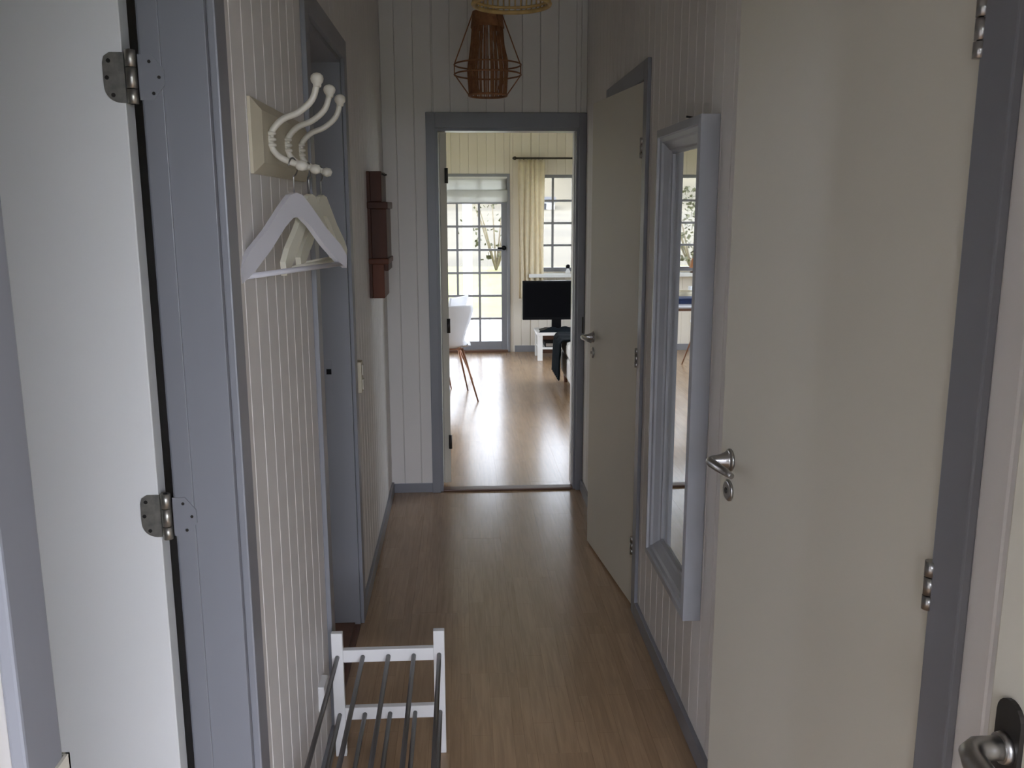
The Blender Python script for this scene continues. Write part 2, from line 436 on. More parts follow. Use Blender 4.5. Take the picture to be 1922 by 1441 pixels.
# --- door 1: left, leaf swung 90 degrees into the side room, its face towards the entry
d1 = struct('door_1', (XL, sum(D1)/2, 0), 'cream door beside the coat hooks, swung wide into the left room')
frame_y(d1, XL, XLB, D1, DH)
MB().box(XLB+.004, XLB+.036, D1[1]-.024, D1[1]-.0181, 0, DH-.02, .001).build('jamb_strip', GREY, d1)
leaf = MB().box(-1.27, -.538, D1[1]-.018, D1[1]+.022, .008, DH-.012, .002).build('door_leaf', WHITED, d1)
def plate_hinge(parent, yf, z, leafp):
    """flat snap hinge: rounded plate on the leaf face, plate on the jamb, three-part knuckle"""
    def plate(xa, xb, yy, round_left):
        poly = []; hh = .039; R = .026
        if round_left:
            poly = [(xb, z-hh), (xb, z+hh), (xa+R*.35, z+hh)] + [(xa+R-R*math.cos(t), z-hh+R-R*math.sin(t)) for t in [i*math.pi/16 for i in range(0, 9)]]
            poly = [(xb, z+hh), (xa+.012, z+hh), (xa+.003, z+hh-.006), (xa, z+hh-.016)] + [(xa+R-R*math.cos(t), z-hh+R-R*math.sin(t)) for t in [i*math.pi/16 for i in range(0, 9)]] + [(xb, z-hh)]
        else:
            poly = [(xa, z+hh-.004), (xb-.018, z+hh-.004), (xb, z+.012), (xb, z-.012), (xb-.018, z-hh+.004), (xa, z-hh+.004)]
        return MB().prism(poly, yy-.0022, yy, 'y')
    hp = plate(-.570, -.536, yf, True).build('hinge', BRASSY, leafp)
    for dx, dz in ((-.560, .026), (-.564, .0), (-.556, -.027)): MB().cyl((dx, yf-.0022, z+dz), (dx, yf-.0030, z+dz), .0035, 8).build('screw', DARKM, hp)
    jp = plate(-.512, -.472, yf-.0061, False).build('hinge_plate', GREY, parent)
    for dx, dz in ((-.494, .024), (-.480, .0), (-.490, -.025)): MB().cyl((dx, yf-.0083, z+dz), (dx, yf-.0090, z+dz), .0028, 8).build('screw', DARKM, jp)
    kx, ky = -.524, yf-.006
    for z0, z1 in ((.016, .042), (-.017, .0145), (-.041, -.0185)):
        MB().cyl((kx, ky, z+z0), (kx, ky, z+z1), .0085, 14).build('hinge_knuckle', BRASSY, hp)
    MB().cyl((kx, ky, z-.042), (kx, ky, z+.043), .004, 8).build('hinge_pin', DARKM, hp)
for z in (1.786, 1.046, .28): plate_hinge(d1, D1[1]-.018, z, leaf)
lever_set(leaf, (-1.215, D1[1]-.018, 1.02), (0, -1, 0), (1, 0, 0))
s = MB().box(XL-.05, XL, D1[0]+.018, D1[0]+.0205, .955, 1.060).box(XL-.0025, XL, D1[0]+.010, D1[0]+.018, .955, 1.060)
s.box(XL, XL+.0175, D1[0]+.007, D1[0]+.010, .955, 1.060).box(XL+.0142, XL+.0175, D1[0]-.045, D1[0]+.010, .955, 1.060)
tag(s.build('strike_plate', HOOKW, d1), 'worn pale strike plate wrapped round the frame edge')

# --- door 2: left, open, leaf swung into the room
d2 = struct('door_2', (XL, sum(D2)/2, 0), 'open grey door frame between the coat hooks and the dark wooden wall rack')
frame_y(d2, XL, XLB, D2, DH2)
leaf = MB().box(-1.29, -.56, D2[0]-.045, D2[0]-.005, .008, DH-.012, .002).build('door_leaf', CREAM, d2)
lever_set(leaf, (-1.24, D2[0]-.005, 1.02), (0, 1, 0), (1, 0, 0))
s = MB().box(XLB+.012, XLB+.040, D2[1]-.0205, D2[1]-.018, .86, 1.04).build('strike_plate', GREY, d2)
MB().box(XLB+.018, XLB+.036, D2[1]-.0214, D2[1]-.0204, .985, 1.005).build('latch_hole', BLACK, s)
MB().box(XL-.02, XL, D2[0]+.018, D2[1]-.018, 0, .004).box(XLB, XL-.02, D2[0]+.018, D2[1]-.018, 0, .012, .002).build('threshold', SILL, d2)

# --- door 4: right, narrow, ajar into the corridor
def barrel_hinge(parent, x, y, z, h=.072, r=.0085, mtl=STEEL):
    o = MB().cyl((x, y, z-h/2+.022), (x, y, z+h/2-.024), r, 14).build('hinge', mtl, parent)
    MB().cyl((x, y, z-h/2), (x, y, z-h/2+.020), r*1.04, 14).build('hinge_knuckle', mtl, o)
    MB().cyl((x, y, z+h/2-.022), (x, y, z+h/2), r*1.04, 14).build('hinge_knuckle', mtl, o)
    MB().cyl((x, y, z-h/2+.001), (x, y, z+h/2-.001), r*.6, 10).build('hinge_pin', DARKM, o)
def side_leaf(parent, hinge, wd, ang, z1, zs, hz, hd):
    """leaf built closed in plane X from hinge along +Y, rotated about the hinge into the corridor"""
    hx, hy = hinge; R = rotz_about((hx, hy, 0), ang)
    lf = MB().box(hx, hx+.040, hy+.002, hy+wd, .010, z1, .0025).xf(R).build('door_leaf', CREAM, parent)
    for z in zs: barrel_hinge(parent, hx-.0085, hy-.004, z)
    n = (R.to_3x3() @ Vector((-1, 0, 0))); d = (R.to_3x3() @ Vector((0, -1, 0)))
    P = R @ Vector((hx, hy+wd-.06, hz)); lever_set(lf, P, n, d)
    Q = R @ Vector((hx+.02, hy+wd, hz-.03))
    return lf, R
d4 = struct('door_4', (XR, sum(D4)/2, 0), 'cream door standing slightly ajar between mirror and living room doorway')
frame_y(d4, XR, XRB, D4, DH, s=-1)
lf4, R4 = side_leaf(d4, (XR-.004, D4[0]+.016), .735, math.radians(6.4), DH-.006, (1.79, 1.02, .27), 1.005, -1)
d5 = struct('door_5', (XR, sum(D5)/2, 0), 'wide cream door standing slightly ajar between mirror and entry')
frame_y(d5, XR, XRB, D5, DH, arn=.072, s=-1)
lf5, R5 = side_leaf(d5, (XR-.004, D5[0]+.010), .835, math.radians(4.5), DH-.012, (1.800, 1.052, .30), 1.015, -1)

# --- end doorway: grey frame, leaf folded back inside the living room
d3 = struct('door_3', ((DE[0]+DE[1])/2, YE, 0), 'grey framed open doorway into the living room')
t = .020
MB().box(DE[0]-.0, DE[0]+t, YE, YEB, 0, DEH, .001).build('door_jamb', GREY, d3)
MB().box(DE[1]-t, DE[1], YE, YEB, 0, DEH, .001).build('door_jamb', GREY, d3)
MB().box(DE[0]+t, DE[1]-t, YE, YEB, DEH-t, DEH, .001).build('door_head', GREY, d3)
MB().box(DE[0]-.040, DE[0]+.008, YE-.026, YE-.012, 0, DEH+.072, .003).build('architrave', GREY, d3)
MB().box(DE[1]-.008, XR-.0005, YE-.026, YE-.012, 0, DEH+.072, .003).build('architrave', GREY, d3)
MB().box(DE[0]+.008, DE[1]-.008, YE-.026, YE-.012, DEH-.006, DEH+.072, .003).build('architrave', GREY, d3)
tag(MB().box(DE[1]-t-.006, DE[1]-t, YE+.05, YEB, .014, DEH-t, .001).build('jamb_strip', WWOOD, d3), 'white strip standing in for window light on the right jamb')  # white colour stands in for window light on the grey reveal
MB().box(DE[0]+t+.0, DE[1]-t, YE-.01, YE+.052, 0, .012, .004).build('threshold', SILL, d3)
lf3 = MB().box(DE[0]+.024, DE[0]+.064, YEB+.004, YEB+.735, .016, DEH-.022, .002).xf(rotz_about((DE[0]+.064, YEB+.004, 0), math.radians(24))).build('door_leaf', CREAM, d3)
for z in (1.75, .93, .26):
    MB().cyl((DE[0]+.062, YEB-.008, z-.04), (DE[0]+.062, YEB-.008, z+.04), .0095, 12).build('hinge', DARKM, d3)
R3 = rotz_about((DE[0]+.064, YEB+.004, 0), math.radians(24)); lever_set(lf3, R3 @ Vector((DE[0]+.064, YEB+.675, 1.005)), R3.to_3x3() @ Vector((1, 0, 0)), R3.to_3x3() @ Vector((0, -1, 0)))
MB().box(XR-.014, XR-.006, YE-.030, YE-.026, .90, .99).build('strike_plate', DARKM, d3)

# --- front door leaf, standing open along the right wall by the camera
d6 = struct('door_6', (.63, .45, 0), 'cream front door folded open against the wall beside the entry')
R6 = rotz_about((.600, .02, 0), math.radians(0))
lf6 = MB().box(.600, .642, .02, .905, .012, 2.03, .003).build('door_leaf', CREAM, d6)
pz = .992
prof = [(.862-.022, pz-.13)] + [(.862+.022*math.sin(a-math.pi/2) if False else .862-.022*math.cos(a), pz+.035+.022*math.sin(a)) for a in [i*math.pi/10 for i in range(11)]] + [(.862+.022, pz-.13)]
hp = MB().prism(prof, .5945, .600, 'x').build('handle_plate', DARKM, lf6)
MB().tube([(.595, .862, pz), (.575, .862, pz), (.563, .862, pz), (.553, .856, pz-.001), (.548, .842, pz-.002), (.547, .80, pz-.004), (.549, .735, pz-.006)], [.014, .0135, .0135, .0135, .0135, .0125, .010], 16).build('lever_handle', STEEL, hp)
MB().tube([(.5965, .862, pz), (.587, .862, pz)], [.019, .017], 18).build('handle_collar', STEEL, hp)
for z in (1.78, 1.0, .25): barrel_hinge(d6, .594, .014, z)

# ------------------------------------------------------------------ windows in the far wall
def glazed(parent, x0, x1, z0, z1, cols, rows, fr, bar, y0, y1):
    """frame members, glazing bars and panes as separate parts"""
    MB().box(x0, x0+fr[0], y0, y1, z0, z1, .003).build('stile', GREY, parent)
    MB().box(x1-fr[1], x1, y0, y1, z0, z1, .003).build('stile', GREY, parent)
    MB().box(x0+fr[0], x1-fr[1], y0, y1, z0, z0+fr[2], .003).build('rail', GREY, parent)
    MB().box(x0+fr[0], x1-fr[1], y0, y1, z1-fr[3], z1, .003).build('rail', GREY, parent)
    gx0, gx1, gz0, gz1 = x0+fr[0], x1-fr[1], z0+fr[2], z1-fr[3]
    ym = (y0+y1)/2
    xs = [gx0+(gx1-gx0)*i/cols for i in range(cols+1)]; zs = [gz0+(gz1-gz0)*i/rows for i in range(rows+1)]
    for x in xs[1:-1]: MB().box(x-bar/2, x+bar/2, ym-.014, ym+.014, gz0, gz1).build('glazing_bar', GREY, parent)
    for z in zs[1:-1]: MB().box(gx0, gx1, ym-.012, ym+.012, z-bar/2, z+bar/2).build('glazing_bar', GREY, parent)
    k = 0
    for a, c in zip(xs, xs[1:]):
        for e, g in zip(zs, zs[1:]):
            MB().box(a+bar/2*(a > gx0), c-bar/2*(c < gx1-1e-6), ym-.0015, ym+.0015, e+bar/2*(e > gz0), g-bar/2*(g < gz1-1e-6)).build('pane', GLASS, parent)
gd = struct('door_7', ((GD[0]+GD[1])/2, YF, 0), 'grey glazed garden door with small panes and a raised white blind')
MB().box(GD[0], GD[0]+.025, YF-.01, YF+.13, 0, GDH, .002).build('door_jamb', GREY, gd)
MB().box(GD[1]-.025, GD[1], YF-.01, YF+.13, 0, GDH, .002).build('door_jamb', GREY, gd)
MB().box(GD[0]+.025, GD[1]-.025, YF-.01, YF+.13, GDH-.03, GDH, .002).build('door_head', GREY, gd)
MB().box(GD[0]+.025, GD[1]-.025, YF-.03, YF+.13, 0, .022, .003).build('threshold', SILL, gd)
glazed(gd, GD[0]+.027, GD[1]-.027, .026, GDH-.034, 3, 7, (.065, .065, .090, .02), .024, YF+.03, YF+.075)
kb = MB().tube([(.470, YF+.030, 1.145), (.470, YF+.018, 1.145)], [.026, .026], 14).tube([(.470, YF+.018, 1.145), (.470, YF-.02, 1.145), (.455, YF-.03, 1.145), (.40, YF-.03, 1.145)], [.013, .012, .012, .010], 10)
kb.build('door_handle', BLACK, gd)

def window(name, W, cols, label):
    e = struct(name, ((W[0]+W[1])/2, YF, W[2]), label)
    x0, x1, z0, z1 = W
    glazed(e, x0, x1, z0, z1, cols, 4, (.032, .032, .045, .035), .024, YF+.03, YF+.08)
    MB().box(x0-.03, x1+.03, YF-.12, YF+.03, z0-.055, z0-.015, .004).build('window_sill', WWOOD, e)
    return e
window('window_1', W1, 2, 'grey small-paned window behind the television')
def side_window(name, X, s, y0, y1, label):
    e = struct(name, (X, (y0+y1)/2, .10), label); xa, xb = (X-.07, X-.03) if s > 0 else (X+.03, X+.07); z0, z1 = .10, 2.05
    for ya in (y0, (y0+y1)/2-.02, y1-.04): MB().box(xa, xb, ya, ya+.04, z0, z1).build('stile', GREY, e)
    for za in (z0, z1-.04): MB().box(xa, xb, y0+.04, y1-.04, za, za+.04).build('rail', GREY, e)
    for ya, yb in ((y0+.04, (y0+y1)/2-.02), ((y0+y1)/2+.02, y1-.04)): MB().box((xa+xb)/2-.0015, (xa+xb)/2+.0015, ya, yb, z0+.04, z1-.04).build('pane', GLASS, e)
side_window('added_window_3', LX0, 1, 6.2, 9.4, 'added unseen tall grey framed window in the wall beyond the dining table')  # out of view, added to let more sky light into the room
side_window('added_window_4', LX1, -1, 6.4, 9.2, 'added unseen tall grey framed window behind the sofa')  # second unseen opening, added to brighten the living room
window('window_2', W2, 3, 'grey small-paned window beyond the dining table')
portal('portal_garden_door', GD[0], GD[1], 0, GDH, YF+.15, -1)
portal('portal_window_right', W1[0], W1[1], W1[2], W1[3], YF+.15, -1)
portal('portal_window_left', W2[0], W2[1], W2[2], W2[3], YF+.15, -1)
for nm, X, y0, y1, sg in (('portal_side_left', LX0-.12, 6.2, 9.4, 1), ('portal_side_right', LX1+.12, 6.4, 9.2, -1)):
    portal(nm, 0, y1-y0, .10, 2.05, 0, 1); o = bpy.data.objects[nm]; o.location = (X, (y0+y1)/2, 1.075); o.rotation_euler = (math.radians(90), 0, math.radians(-90*sg))
portal('portal_entry', ENT[0], ENT[1], 0, ENT[2], YFR-.15, 1)

# ------------------------------------------------------------------ coat rack with three double hooks
cr_ = thing('coat_rack', (XL, 2.105, 1.645), 'cream wall-mounted coat rack with three curved double hooks', 'coat rack')
z0, z1, ya, yb, dp = 1.646, 1.790, 1.808, 2.404, .020
bm_ = MB(); v = bm_.bm.verts.new
A = [v((XL, y, z)) for y, z in ((ya, z0), (yb, z0), (yb, z1), (ya, z1))]
A2 = [v((XL+.006, y, z)) for y, z in ((ya, z0), (yb, z0), (yb, z1), (ya, z1))]
B = [v((XL+dp, y, z)) for y, z in ((ya+.035, z0+.022), (yb-.035, z0+.022), (yb-.035, z1-.022), (ya+.035, z1-.022))]
bm_.bm.faces.new(A[::-1]); bm_.bm.faces.new(B)
for P, Q in ((A, A2), (A2, B)):
    for i in range(4): bm_.bm.faces.new((P[i], P[(i+1) % 4], Q[(i+1) % 4], Q[i]))
bm_.build('back_plate', PLATE, cr_)
def smooth_path(pts, n=5):
    P = [Vector(p) for p in pts]; out = []
    for i in range(len(P)-1):
        a, b_, c, d = P[max(i-1, 0)], P[i], P[i+1], P[min(i+2, len(P)-1)]
        for k in range(n):
            t = k/n; out.append(.5*((2*b_)+(c-a)*t+(2*a-5*b_+4*c-d)*t*t+(3*b_-a-3*c+d)*t**3))
    return out+[P[-1]]
HY = (1.90, 2.075, 2.25)
for y in HY:
    hk = MB()
    path = smooth_path([(-.321, y, 1.664), (-.345, y, 1.672), (-.366, y, 1.682), (-.379, y, 1.698), (-.3815, y, 1.716), (-.378, y, 1.733), (-.357, y, 1.755), (-.324, y, 1.769), (-.296, y, 1.793), (-.285, y, 1.822)])
    hk.tube(path, .0065, 10)
    h_ = hk.build('hook', HOOKW, cr_)
    MB().lathe([(.0075, 0), (.0085, .003), (.0085, .006), (.012, .010), (.0135, .016), (.012, .022), (.007, .0265), (.001, .028)], (-.284, y, 1.818), n=16).build('hook_knob', HOOKW, h_)
    MB().lathe([(.006, 0), (.009, .004), (.0115, .012), (.009, .021), (.001, .025)], (-.334, y, 1.6645), axis='x', n=14).build('hook_knob', HOOKW, h_)
    cl = MB()
    for zc in (1.705, 1.716, 1.728): cl.lathe([(.006, -.004), (.0105, -.002), (.0105, .002), (.006, .004)], (-.381, y, zc), n=14)
    cl.build('collar', HOOKW, h_)
    MB().cyl((XL+dp-.001, y, 1.716), (-.380, y, 1.716), .010, 14).build('hook_mount', HOOKW, h_)

# ------------------------------------------------------------------ coat hangers
def hanger(c, half, ang, wood, label, hz):
    """c: hook hanging point (x,y,z). hanger plane turned by ang about z; half = half width"""
    t = thing('coat_hanger', c, label, 'hanger', 'coat hangers on the wall rack')
    R = Matrix.Translation(c) @ Matrix.Rotation(ang, 4, 'Z')
    # yoke outline in (u,z), z relative to hook point
    top = [(-half, -.205), (-half*.86, -.178), (-half*.55, -.138), (-half*.28, -.094), (-.026, -.070), (0, -.065), (.026, -.070), (half*.28, -.094), (half*.55, -.138), (half*.86, -.178), (half, -.205)]
    bot = [(half-.004, -.233), (half*.80, -.216), (half*.5, -.176), (half*.24, -.134), (.02, -.116), (0, -.114), (-.02, -.116), (-half*.24, -.134), (-half*.5, -.176), (-half*.80, -.216), (-half+.004, -.233)]
    n = len(top); b = MB()
    F = [[b.bm.verts.new((u, s*.006, z)) for u, z in top] for s in (-1, 1)]; G = [[b.bm.verts.new((u, s*.006, z)) for u, z in bot[::-1]] for s in (-1, 1)]
    for i in range(n-1):
        for s in (0, 1): b.bm.faces.new((F[s][i], F[s][i+1], G[s][i+1], G[s][i]))
        b.bm.faces.new((F[0][i], F[0][i+1], F[1][i+1], F[1][i])); b.bm.faces.new((G[0][i], G[0][i+1], G[1][i+1], G[1][i]))
    for i in (0, n-1): b.bm.faces.new((F[0][i], F[1][i], G[1][i], G[0][i]))
    b.xf(R).build('yoke', wood, t)
    MB().tube([(-half+.012, 0, -.222), (half-.012, 0, -.222)], .0055, 10).xf(R).build('trouser_bar', wood, t)
    pts = [(0, 0, -.07), (0, 0, -.034)] + [(.018*math.cos(a)*1.0, 0, -.014+.018*math.sin(a)) for a in [(-90+i*22)*math.pi/180 for i in range(13)]]
    MB().tube(pts, .0017, 8).xf(R).build('hook', STEEL, t)
zh = 1.664
hanger((-.340, HY[0], zh+.0118), .228, math.radians(90-18), HANGW, 'white coat hanger on the coat rack hook nearest the wide-open cream door', zh)
hanger((-.338, HY[1], zh+.0118), .20, math.radians(90-8), CREAMW, 'white coat hanger on the middle hook of the coat rack', zh)
hanger((-.338, HY[2], zh+.0118), .20, math.radians(90-8), CREAMW, 'white coat hanger on the coat rack hook beside the grey door frame', zh)

# ------------------------------------------------------------------ dark wooden wall rack on the left wall
wr = thing('wall_rack', (XL, 4.10, 1.17), 'dark stained wooden letter rack with two ledges on the corridor wall', 'wall rack')
Y0, Y1 = 4.00, 4.24
MB().box(XL, XL+.014, Y0, Y1, 1.185, 1.735, .002).build('back_board', BROWN, wr)
MB().box(XL+.014, XL+.066, Y0, Y1, 1.185, 1.335, .003).build('lower_box', REDW, wr)
MB().box(XL+.014, XL+.082, Y0, Y1, 1.360, 1.575, .003).build('middle_box', BROWN, wr)
MB().box(XL+.014, XL+.064, Y0, Y1, 1.605, 1.735, .003).build('upper_box', BROWN, wr)
MB().box(XL-.0, XL+.088, Y0-.014, Y1+.014, 1.335, 1.360, .004).build('ledge', REDW, wr)
MB().box(XL-.0, XL+.090, Y0-.016, Y1+.016, 1.575, 1.605, .004).build('ledge', BROWN, wr)
MB().box(XL+.066, XL+.084, Y0+.01, Y1-.01, 1.305, 1.335, .003).build('lip', BROWN, wr)
MB().tube([(XL+.064, 4.03, 1.725), (XL+.078, 4.03, 1.718), (XL+.086, 4.03, 1.722)], .004, 8).build('peg', DARKM, wr)

# ------------------------------------------------------------------ switch, socket
sw = thing('light_switch', (XL, 3.425, .885), 'cream double light switch beside the left grey door frame', 'light switch')
MB().box(XL, XL+.022, 3.370, 3.430, .885, 1.005, .005).build('switch_plate', PLATE, sw)
for zc in (.917, .973): MB().box(XL+.022, XL+.027, 3.383, 3.417, zc-.02, zc+.02, .002).build('rocker', HOOKW, sw)
so = thing('wall_socket', (XL, 2.30, .235), 'white wall socket low on the boards below the coat rack', 'socket')
MB().box(XL, XL+.018, 2.255, 2.325, .225, .300, .004).build('socket_plate', WWOOD, so)
for yc in (2.278, 2.302): MB().cyl((XL+.017, yc, .262), (XL+.0185, yc, .262), .004, 10).build('pin_hole', BLACK, so)

# ------------------------------------------------------------------ shoe rack
sr = thing('shoe_rack', (-.222, 2.0, 0), 'low white shoe rack with two tiers of grey metal tubes', 'shoe rack')
RX0, RX1 = -.385, -.062; RW = .032
for y in (2.40, 1.63):
    for x0 in (RX0, RX1-RW): MB().box(x0, x0+RW, y-.010, y+.010, 0, .388, .002).build('post', WWOOD, sr)
    for zc in (.315, .134): MB().box(RX0+RW, RX1-RW, y-.010, y+.010, zc-.017, zc+.021, .002).build('crossbar', WWOOD, sr)
for zc in (.315, .134):
    for i in range(5):
        x = RX0+RW/2 + (RX1-RX0-RW)*i/4
        MB().cyl((x, 1.640, zc), (x, 2.390, zc), .0065, 12).build('rod', RODM, sr)

# ------------------------------------------------------------------ mirror
mr_ = thing('wall_mirror', (XR, 2.66, .44), 'tall mirror with a wide stepped grey frame between the two ajar doors', 'mirror')
my0, my1, mz0, mz1 = 2.355, 2.885, .415, 1.815
prof = [(0, 0), (0, .050), (.030, .052), (.034, .045), (.050, .042), (.056, .035), (.082, .022), (.088, .016), (.098, .014), (.098, 0)]  # (inset, height off the wall)
bm_ = MB()
rings = []
for ins, hgt in prof:
    ins *= .76
    rings.append([bm_.bm.verts.new((XR-.001-hgt, y, z)) for y, z in ((my0+ins, mz0+ins), (my1-ins, mz0+ins), (my1-ins, mz1-ins), (my0+ins, mz1-ins))])
for A_, B_ in zip(rings, rings[1:]+rings[:1]):
    for i in range(4): bm_.bm.faces.new((A_[i], A_[(i+1) % 4], B_[(i+1) % 4], B_[i]))
bm_.build('frame', MIRF, mr_)
MB().box(XR-.011, XR-.007, my0+.071, my1-.071, mz0+.071, mz1-.071).build('mirror_glass', MIRR, mr_)
MB().cyl((XR, 2.60, mz1+.012), (XR-.03, 2.60, mz1+.016), .003, 8).build('hanging_nail', DARKM, mr_)

# ------------------------------------------------------------------ pendants
def ring(b, c, R, z, r, n=40): b.tube([(c[0]+R*math.cos(2*math.pi*i/n), c[1]+R*math.sin(2*math.pi*i/n), z) for i in range(n)], r, 8, closed=True)
pa = thing('pendant_lamp', (.124, 4.0, 2.045), 'brown raffia pendant shade with a flared diamond frame hanging before the doorway', 'lamp')
c = (.124, 4.0)
zt, zw, zw2, zb = 2.385, 2.175, 2.135, 2.050
for R_, z_, r_ in ((.060, zt, .004), (.142, zw, .0035), (.142, zw2, .0035), (.080, zb, .005)):
    b = MB(); ring(b, c, R_, z_, r_); b.build('ring', RATT, pa)
for i in range(6):
    b = MB(); a = 2*math.pi*(i+.06)/6; q = lambda R, z: (c[0]+R*math.cos(a), c[1]+R*math.sin(a), z)
    b.tube([q(.060, zt), q(.142, zw), q(.142, zw2), q(.080, zb)], .0028, 6); b.build('rib', RATT, pa)
b = MB(); rg = random.Random(3)
for i in range(84):
    a = 2*math.pi*i/84 + rg.uniform(-.02, .02); a2 = a + rg.uniform(-.10, .10)
    q = lambda R, z, t=a: (c[0]+R*math.cos(t), c[1]+R*math.sin(t), z)
    b.tube([q(.059, zt), q(.070, 2.26, a2), q(.086, 2.15, a2), q(.079, zb, a2)], .0021, 5)
o = b.build('raffia_strands', RATT, pa); o['kind'] = 'stuff'
b = MB(); rg = random.Random(5)
for k in range(16): ring(b, c, .060+.0006*k, zt-.004*k, .0024, 30)
o = b.build('raffia_collar', RATT, pa)
MB().cyl((c[0], c[1], zt-.02), (c[0], c[1], HC-.02), .003, 8).build('flex', CABLE, pa)
MB().lathe([(.019, 0), (.021, .02), (.017, .055), (.008, .06)], (c[0], c[1], 2.30), n=16).build('lamp_holder', WWOOD, pa)
MB().lathe([(.002, -.01), (.022, 0), (.030, .022), (.026, .045), (.014, .07), (.013, .08)], (c[0], c[1], 2.222), n=18).build('bulb', WWOOD, pa)
MB().lathe([(.050, 0), (.048, .012), (.02, .02)], (c[0], c[1], HC-.02), n=20).build('ceiling_cup', WWOOD, pa)

pb = thing('pendant_lamp', (.147, 2.6, 2.11), 'tan bamboo drum pendant shade hung halfway along the corridor', 'lamp')
c = (.147, 2.6)
for R_, z_, r_ in ((.105, 2.125, .006), (.105, 2.138, .004), (.105, 2.36, .005), (.045, 2.42, .004)):
    b = MB(); ring(b, c, R_, z_, r_); b.build('ring', BAMB, pb)
b = MB()
for i in range(40):
    a = 2*math.pi*i/40; q = lambda R, z: (c[0]+R*math.cos(a), c[1]+R*math.sin(a), z)
    b.tube([q(.104, 2.125), q(.112, 2.24), q(.104, 2.36), q(.045, 2.42)], .0024, 5)
b.build('bamboo_slats', BAMB, pb)['kind'] = 'stuff'
MB().cyl((c[0], c[1], 2.40), (c[0], c[1], HC-.02), .003, 8).build('flex', CABLE, pb)
MB().lathe([(.019, 0), (.021, .02), (.017, .055), (.008, .06)], (c[0], c[1], 2.345), n=16).build('lamp_holder', WWOOD, pb)
MB().lathe([(.002, -.01), (.022, 0), (.030, .022), (.026, .045), (.014, .07), (.013, .08)], (c[0], c[1], 2.268), n=18).build('bulb', WWOOD, pb)
MB().lathe([(.050, 0), (.048, .012), (.02, .02)], (c[0], c[1], HC-.02), n=20).build('ceiling_cup', WWOOD, pb)
b = MB()
for s in (-1, 1): b.cyl((c[0], c[1], 2.42), (c[0]+s*.045, c[1], 2.42), .002, 6)
b.build('spider', BAMB, pb)

# ------------------------------------------------------------------ living room: curtain, rod, blind
rod = thing('curtain_rod', (1.1, YF-.08, 2.06), 'dark metal curtain rod with a ball finial above the window', 'curtain rod')
MB().cyl((.60, YF-.08, 2.092), (1.62, YF-.08, 2.092), .010, 12).build('pole', DARKM, rod)
for x, s in ((.60, -1), (1.62, 1)): MB().lathe([(.011, 0), (.020, .010), (.017, .028), (.004, .042)] if s > 0 else [(.004, -.042), (.017, -.028), (.020, -.010), (.011, 0)], (x, YF-.08, 2.092), axis='x', n=14).build('finial', DARKM, rod)
for x in (.68, 1.54): MB().tube([(x, YF, 2.075), (x, YF-.08, 2.075)], .007, 8).build('bracket', DARKM, rod)
cu = thing('curtain', (.76, YF-.08, .60), 'cream pleated curtain hanging left of the window', 'curtain')
def cur(u, v): 
    x = .625 + .275*u + .006*math.sin(v*5+u*9); z = .60 + 1.475*v
    return (x, YF-.085 + .019*math.sin(u*2*math.pi*5+.5*math.sin(v*3))*(1-.35*v), z)
MB().grid(cur, 84, 24, .0012).build('curtain_cloth', CURT, cu)
for i in range(7):
    x = .64+i*.04; n = 14
    MB().tube([(x, YF-.08+.015*math.cos(2*math.pi*k/n), 2.088+.016*math.sin(2*math.pi*k/n)) for k in range(n)], .0015, 5, closed=True).build('curtain_ring', DARKM, rod)
bl = thing('roman_blind', (.08, YF-.01, 1.63), 'white roman blind pulled up at the top of the garden door', 'blind')
MB().grid(lambda u, v: (-.335+.838*u, YF+.018+.004*math.sin(v*9), 1.70+.190*v), 12, 8, .0015).build('blind_cloth', BLIND, bl)
MB().grid(lambda u, v: (-.337+.846*u, YF+.004-.012*math.sin(v*math.pi), 1.632+.132*v+.004*u), 12, 8, .004).build('folded_hem', BLIND, bl)
MB().box(-.335, .505, YF+.008, YF+.026, 1.885, 1.904).build('head_rail', WWOOD, bl)

# ------------------------------------------------------------------ living room: tv and stand
st = thing('tv_stand', (1.15, 9.42, 0), 'low white television stand with an open shelf', 'tv stand')
sx0, sx1, sy0, sy1 = .79, 1.60, 9.22, 9.62
MB().box(sx0-.01, sx1+.01, sy0-.01, sy1, .268, .300, .003).build('top', WWOOD, st)
for x in (sx0, sx1-.05):
    for y in (sy0, sy1-.06): MB().box(x, x+.05, y, y+.05, 0, .268, .002).build('leg', WWOOD, st)
MB().box(sx0+.01, sx1-.01, sy0+.01, sy1-.02, .120, .138, .002).build('shelf', WWOOD, st)
MB().box(sx0+.02, sx1-.02, sy1-.03, sy1-.02, .02, .26).build('back_panel', SILL, st)
bx = thing('media_box', (1.03, 9.36, .138), 'grey media box on the television stand shelf', 'media box')
MB().box(.87, 1.15, 9.27, 9.50, .1385, .185, .003).build('case', BLACK, bx)
MB().box(.88, 1.14, 9.266, 9.27, .145, .178).build('front_panel', STEEL, bx)
tv = thing('television', (1.02, 9.40, .300), 'black flat television on a dark foot', 'television')
TX0, TX1, TZ0, TZ1 = .640, 1.36, .415, .825
MB().box(TX0, TX1, 9.360, 9.415, TZ0, TZ1, .006).build('housing', BLACK, tv)
MB().box(TX0+.018, TX1-.018, 9.3585, 9.361, TZ0+.030, TZ1-.018).build('screen', SCREEN, tv)
MB().box(.95, 1.05, 9.37, 9.40, .318, TZ0+.02, .004).build('neck', BLACK, tv)
MB().prism([(.82, .300), (1.25, .300), (1.19, .318), (.89, .318)], 9.27, 9.50, 'y').build('foot', BLACK, tv)
bm_ = thing('folded_cloth', (1.0, 9.3, .3), 'dark crumpled cloth lying in front of the television foot', 'cloth')
rg = random.Random(2)
